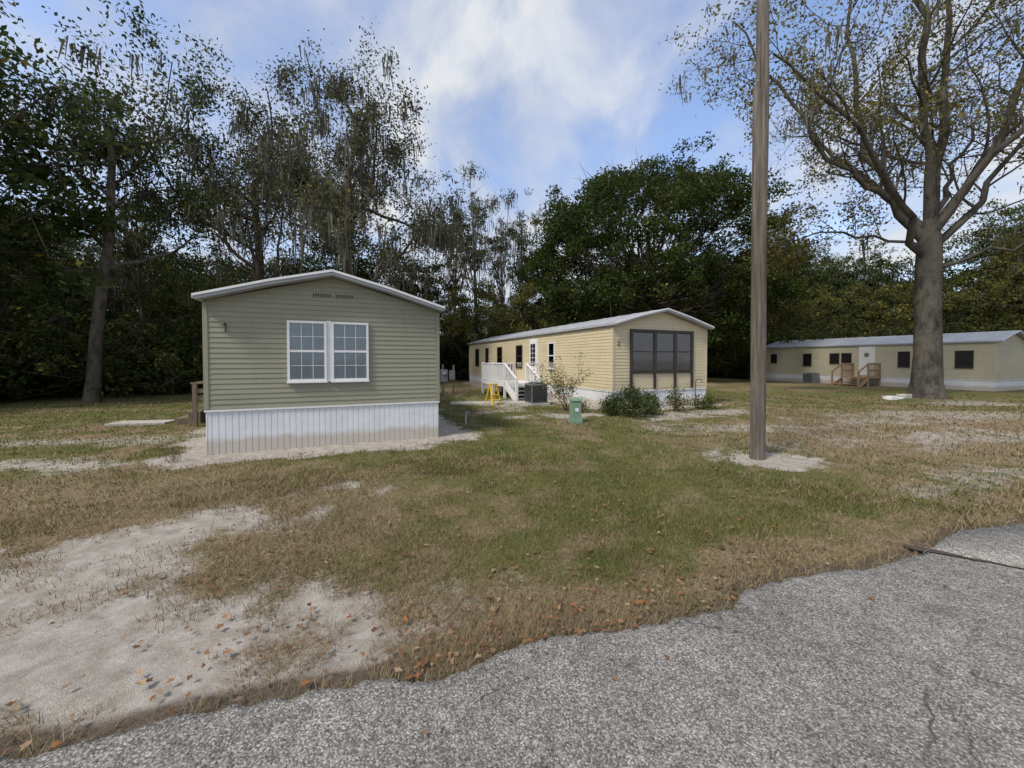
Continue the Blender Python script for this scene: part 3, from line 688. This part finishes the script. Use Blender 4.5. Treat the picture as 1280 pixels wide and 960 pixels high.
def skel(t,r,p,d,Ln,rad,lev,Q,anch,pts=None):
    n=Q['seg'][lev]; d=np.array(d,float)
    if pts is None:
        pts=[np.array(p)]; rads=[rad]; dirs=[d]
        for i in range(n):
            d=d+r.normal(0,Q['wob'][lev],3)+np.array([0,0,Q['trop'][lev]]); d/=np.linalg.norm(d)
            pts.append(pts[-1]+d*Ln/n); dirs.append(d); rads.append(rad*(1-(1-Q['tap'][lev])*(i+1)/n))
        pts=np.array(pts)
    else:
        P0=np.array(pts,float); tt=np.linspace(0,len(P0)-1,n+1); pts=np.stack([np.interp(tt,range(len(P0)),P0[:,k]) for k in range(3)],-1)
        sm=pts.copy(); sm[1:-1]=(pts[:-2]+2*pts[1:-1]+pts[2:])/4; pts=sm; pts[1:]+=r.normal(0,.13,(n,3))
        g=np.gradient(pts,axis=0); dirs=list(g/np.linalg.norm(g,axis=1)[:,None]); rads=list(rad*(1-(1-Q['tap'][lev])*(np.arange(n+1)/n)**.8))
    if lev==0: rads[0]*=1.35
    t.tube(pts,rads,Q['k'][lev])
    if lev>=Q['leaf']: anch.append(pts[1:])
    if lev<Q['max']:
        nc=Q['nc'][lev]
        for j in range(nc):
            f=Q['st'][lev]+(1-Q['st'][lev])*(j+r.random()*.9)/nc; f=min(f,.999); k=f*n; k0=int(k); q=pts[k0]+(pts[k0+1]-pts[k0])*(k-k0); dd=dirs[min(k0+1,n)]
            w=r.normal(size=3); w-=w.dot(dd)*dd; w/=np.linalg.norm(w); an=math.radians(Q['ang'][lev]*r.uniform(.65,1.3))
            nd=dd*math.cos(an)+w*math.sin(an)
            rr=rads[k0]*Q['rr'][lev]*r.uniform(.8,1.1)
            skel(t,r,q,nd,Ln*Q['ratio'][lev]*r.uniform(.7,1.2)*(1.1-.35*f),rr,lev+1,Q,anch)
def skel_tree(seed,Q,Ln,rad,d0,nl,spread,ls,a,b,yel=0,moss=0,mats=None,mlen=(.4,2.0),limbs=None,trunk=None):
    r=np.random.default_rng(seed); t=TB(); an=[]
    if limbs:
        T=np.array(trunk); t.tube(T[:,:3],T[:,3],16)
        for (rad_,pp) in limbs:
            ln=np.linalg.norm(np.diff(np.array(pp),axis=0),axis=1).sum()
            skel(t,r,None,(0,0,1),ln,rad_,1,Q,an,pp)
    else: skel(t,r,(0,0,-.2),d0,Ln,rad,0,Q,an)
    A=np.concatenate(an)
    k=r.integers(0,len(A),nl)
    tint=r.uniform(.6,1.3,len(A))
    c=A[k]+r.normal(0,spread,(nl,3)); t.leaves(c,ls,pal(r,nl,a,b,yel)*tint[k][:,None],r)
    if moss:
        k=r.integers(0,len(A),moss); tp=np.repeat(A[k],9,axis=0)+r.normal(0,.17,(moss*9,3)); ln=r.uniform(*mlen,moss*9)*np.repeat(r.uniform(.3,1,moss),9)
        t.strips(tp,ln,r.uniform(.05,.13,moss*9),pal(r,moss*9,(.09,.09,.072),(.19,.185,.15)),r)
    return t.mesh('tree_s%d'%seed,mats or [M_bark,M_leaf,M_moss])

Qs=dict(seg=[8,12,7,5,3],wob=[.025,.10,.15,.2,.25],trop=[.02,.09,.05,.03,.0],tap=[.62,.22,.25,.3,.3],k=[14,9,5,4,3],leaf=3,max=4,nc=[8,13,7,6],st=[.62,.20,.12,.15],ang=[50,52,48,45],ratio=[1.0,.34,.45,.5],rr=[.5,.42,.5,.5])
limbs=[(.22,[(0,0,7.0),(-1.7,.3,9.6),(-2.9,.5,12.5),(-3.2,.5,16),(-3.7,.6,20)]),
(.24,[(0,0,7.6),(-.5,-.4,11),(-1.5,-.9,15),(-2.3,-1.2,18.5),(-3,-1.5,22)]),
(.27,[(0,0,7.8),(.7,.3,12),(1.1,.5,16.5),(1,.3,22)]),
(.22,[(0,0,7.5),(1.6,-.6,10.6),(3,-1,14),(3.8,-1.3,18),(4.2,-1.5,21)]),
(.19,[(0,0,6.8),(2.2,.5,8.6),(4.6,.8,11),(6.8,1,14),(8.5,1,17)]),
(.17,[(0,0,6.4),(-2.4,-1.0,8.6),(-4.6,-1.8,10.6),(-6.8,-2.2,12.6),(-9,-2.4,14)]),
(.18,[(0,0,7.6),(-.5,2.5,11),(-1.5,4.5,14),(-2,6,17)]),
(.18,[(0,0,7.4),(.8,-2.5,11),(1.6,-4,15),(2,-5,19)]),
(.15,[(-1.2,.2,9.0),(-3.8,1,11.5),(-6.2,1.5,15.5),(-8,2,19)]),
(.14,[(.2,0,8.5),(3,2,11),(5.5,3,14),(7,3.5,17)]),
(.10,[(0,0,5.8),(2.5,-1.0,6.8),(5,-1.5,8.0),(7,-2,8.2)]),
(.08,[(0,0,6.9),(-2.5,1.0,7.9),(-4.5,1.5,8.0),(-6,2,7.4)])]
syc=skel_tree(12,Qs,0,0,None,42000,.20,.15,(.085,.09,.035),(.17,.155,.06),.30,moss=70,mats=[M_syc,M_leaf,M_moss],limbs=limbs,mlen=(.3,1.4),
  trunk=[(0,0,-.3,.85),(0,0,.15,.66),(0,0,.7,.54),(.03,0,2,.48),(0,.02,4,.45),(-.03,0,6,.45),(0,0,7.2,.42),(0,0,8.2,.24),(.1,.05,9,.12)])
put('sycamore_tree',syc,None,(19.3,17.9,0),0)
Ql=dict(seg=[9,8,6,5,3],wob=[.06,.16,.2,.22,.25],trop=[.03,.07,.04,.02,0],tap=[.5,.3,.3,.3,.3],k=[11,8,5,4,3],leaf=3,max=4,nc=[7,6,5,5],st=[.45,.3,.2,.2],ang=[48,50,50,50],ratio=[.62,.55,.5,.5],rr=[.55,.5,.5,.5])
put('oak_tree',skel_tree(31,Ql,12.5,.23,(.10,0,1),12000,.26,.19,(.035,.052,.02),(.085,.11,.04),.05,moss=60,mlen=(.3,1.2)),None,(-17.4,15.9,0),0)
Qm=dict(seg=[8,9,7,5,3],wob=[.05,.17,.22,.25,.25],trop=[.03,.06,.03,.0,-.05],tap=[.5,.3,.3,.3,.3],k=[10,7,5,4,3],leaf=3,max=4,nc=[10,7,6,5],st=[.38,.3,.2,.2],ang=[58,50,50,50],ratio=[.66,.5,.5,.5],rr=[.5,.5,.5,.5])
put('oak_tree',skel_tree(44,Qm,14.0,.42,(-.02,0,1),34000,.32,.18,(.052,.056,.032),(.12,.118,.07),.06,moss=420,mlen=(.3,1.7)),None,(-10.8,24,0),0.3)
put('oak_tree',skel_tree(45,Qm,13.5,.36,(-.04,0,1),24000,.32,.18,(.042,.052,.025),(.105,.11,.055),.06,moss=220,mlen=(.3,1.5)),None,(-17.0,26,0),1.3)
lo=crown_tree(5,19,.7,9.6,10.3,9.0,340,1.5,470,.25,(.026,.042,.012),(.074,.100,.028),.02,zmin=.13,shell=.80,lumpy=.22,contrast=.9)
put('live_oak_tree',lo,None,(12.6,36,0),0.4)

kinds=[crown_tree(101,17,.30,11,4.2,6.0,60,1.15,190,.26,(.032,.048,.018),(.09,.112,.04),.04,zmin=.25,moss=50),
       crown_tree(102,20,.30,13,3.6,7.0,48,1.0,140,.25,(.036,.05,.022),(.105,.12,.05),.06,zmin=.3,moss=90,shell=.3),
       crown_tree(103,14,.32,8,5.5,5.2,75,1.3,220,.27,(.026,.04,.015),(.07,.092,.032),.03,zmin=.12),
       crown_tree(104,21,.24,15,3.0,6.0,34,.9,110,.24,(.042,.055,.026),(.12,.13,.06),.08,zmin=.4,moss=60,shell=.2),
       crown_tree(105,12,.22,6.5,4.5,4.6,60,1.1,200,.25,(.055,.066,.022),(.14,.14,.046),.16,zmin=.1)]
under=crown_tree(110,4.5,.10,2.0,2.8,1.9,42,.8,160,.20,(.024,.036,.014),(.072,.09,.03),.05,zmin=.05,fork=.1)
under2=crown_tree(111,4.0,.08,1.8,2.5,1.8,38,.7,150,.19,(.042,.056,.018),(.13,.14,.042),.15,zmin=.05,fork=.1)
E=empty('background_trees'); r=np.random.default_rng(3)
def pt(k,x,y,s=1): put('tree',kinds[k],E,(x,y,0),r.uniform(0,6.28),s*r.uniform(.93,1.07))
for (k,x,y,s) in [(2,-23.2,13.5,1.15),(3,-25,17,.85),(0,-29,22,.8),(3,-23,24,.70),(2,-33,18,.9),(0,-15,31,.70),(2,-24,29,.66),(1,-30,30,.70),(2,-36,26,.85),(0,-20,34,.66),(2,-12,33,.8),(0,-8.0,34,.66),(2,-26,36,.8),
                  (3,-3.4,36,.86),(3,-5.6,38,.80),(3,-.8,35,.80),(4,-3,32,.72),(4,1.6,34,.72),(3,1.2,41,.88),(4,4.3,38,.9),
                  (2,22,45,1.0),(1,27,46,.80),(2,32,45,.95),(0,37,46,.85),(4,27,37,.8),(4,36,36,.85),(2,42,40,.95),(0,46,34,.9),(2,50,30,1.0),(4,42,30,.9),(0,54,38,1.0)]: pt(k,x,y,s)
for i in range(54):
    a=-1.15+2.3*(i+r.random())/54; R=r.uniform(52,62); pt(r.choice([0,2,2,4]),R*math.sin(a),R*math.cos(a),r.uniform(.8,1.0) if abs(a)>.25 else r.uniform(.66,.8))
U=empty('forest_undergrowth')
for i in range(120):
    a=-1.2+2.4*(i+r.random())/120
    lo_=26 if a<-.45 else (35 if a<.15 else 42)
    R=r.uniform(lo_,lo_+9)
    put('bush',under if r.random()<.6 else under2,U,(R*math.sin(a),R*math.cos(a),-.2),r.uniform(0,6.28),r.uniform(.7,1.25))
for i in range(34):
    a=-.95+1.9*(i+r.random())/34; R=r.uniform(62,68); put('bush',under,U,(R*math.sin(a),R*math.cos(a),-.2),r.uniform(0,6.28),r.uniform(1.4,2.0))

def shrub(seed,rx,rz,n,ls,a,b,stem=14,yel=0):
    r=np.random.default_rng(seed); t=TB()
    for i in range(stem):
        d=r.normal(size=3); d[2]=abs(d[2])+.5; d/=np.linalg.norm(d); q=d*[rx,rx,rz*1.1]; t.tube(curve((0,0,-.05),q,r,5,-.08,.06),np.linspace(.014,.003,5),4)
    ng=34; g=r.normal(size=(ng,3)); g/=np.linalg.norm(g,axis=1)[:,None]; g[:,2]=np.abs(g[:,2]); g*=np.array([rx*.72,rx*.72,rz*.75])*r.uniform(.7,1.15,(ng,1)); g[:,2]+=.1
    k=r.integers(0,ng,n); c=g[k]+r.normal(0,.13,(n,3))*[1,1,.8]; c[:,2]=np.maximum(c[:,2],.01)
    tint=r.uniform(.6,1.3,ng)[k][:,None]
    t.leaves(c,ls,pal(r,n,a,b,yel)*tint,r)
    return t.mesh('shrub',[M_bark,M_leaf])
put('evergreen_shrub',shrub(1,1.15,.82,7500,.075,(.045,.062,.024),(.12,.145,.06)),None,(3.9,12.4,0))
put('flower_shrub',shrub(2,.38,.75,700,.08,(.07,.08,.03),(.18,.19,.08),yel=.2),None,(5.65,13.2,0))
put('flower_shrub',shrub(3,.55,.4,900,.08,(.05,.07,.025),(.14,.16,.06),yel=.1),None,(6.9,13.9,0))
Qb=dict(seg=[3,5,4,3],wob=[.1,.15,.2,.2],trop=[.1,.1,.05,.0],tap=[.7,.3,.3,.3],k=[6,5,4,3],leaf=2,max=3,nc=[10,5,4],st=[.1,.3,.2],ang=[24,30,40],ratio=[4.0,.5,.5],rr=[.45,.5,.5])
put('leafy_shrub',skel_tree(61,Qb,.35,.025,(0,0,1),1700,.07,.065,(.09,.10,.04),(.19,.19,.08),.15),None,(1.95,13.6,0))
put('bare_shrub',skel_tree(62,Qb,.10,.012,(0,0,1),60,.03,.04,(.2,.08,.04),(.3,.12,.06)),None,(-5.9,6.75,0))
put('weed_clump',shrub(4,.22,.2,300,.07,(.06,.08,.03),(.15,.16,.06),6),None,(2.35,13.0,0))
m=MB(); m.cyl((0,0,-.1),(0,0,.95),.012,.012,6,M_dark)
prev=Vector((0,0,.95))
for i in range(1,9):
    a=math.pi*i/8; q=Vector((.14-.14*math.cos(a),0,.95+.14*math.sin(a))); m.cyl(prev,q,.01,.01,6,M_dark); prev=q
m.obj('garden_hook',None,(6.5,13.6,0),.3)
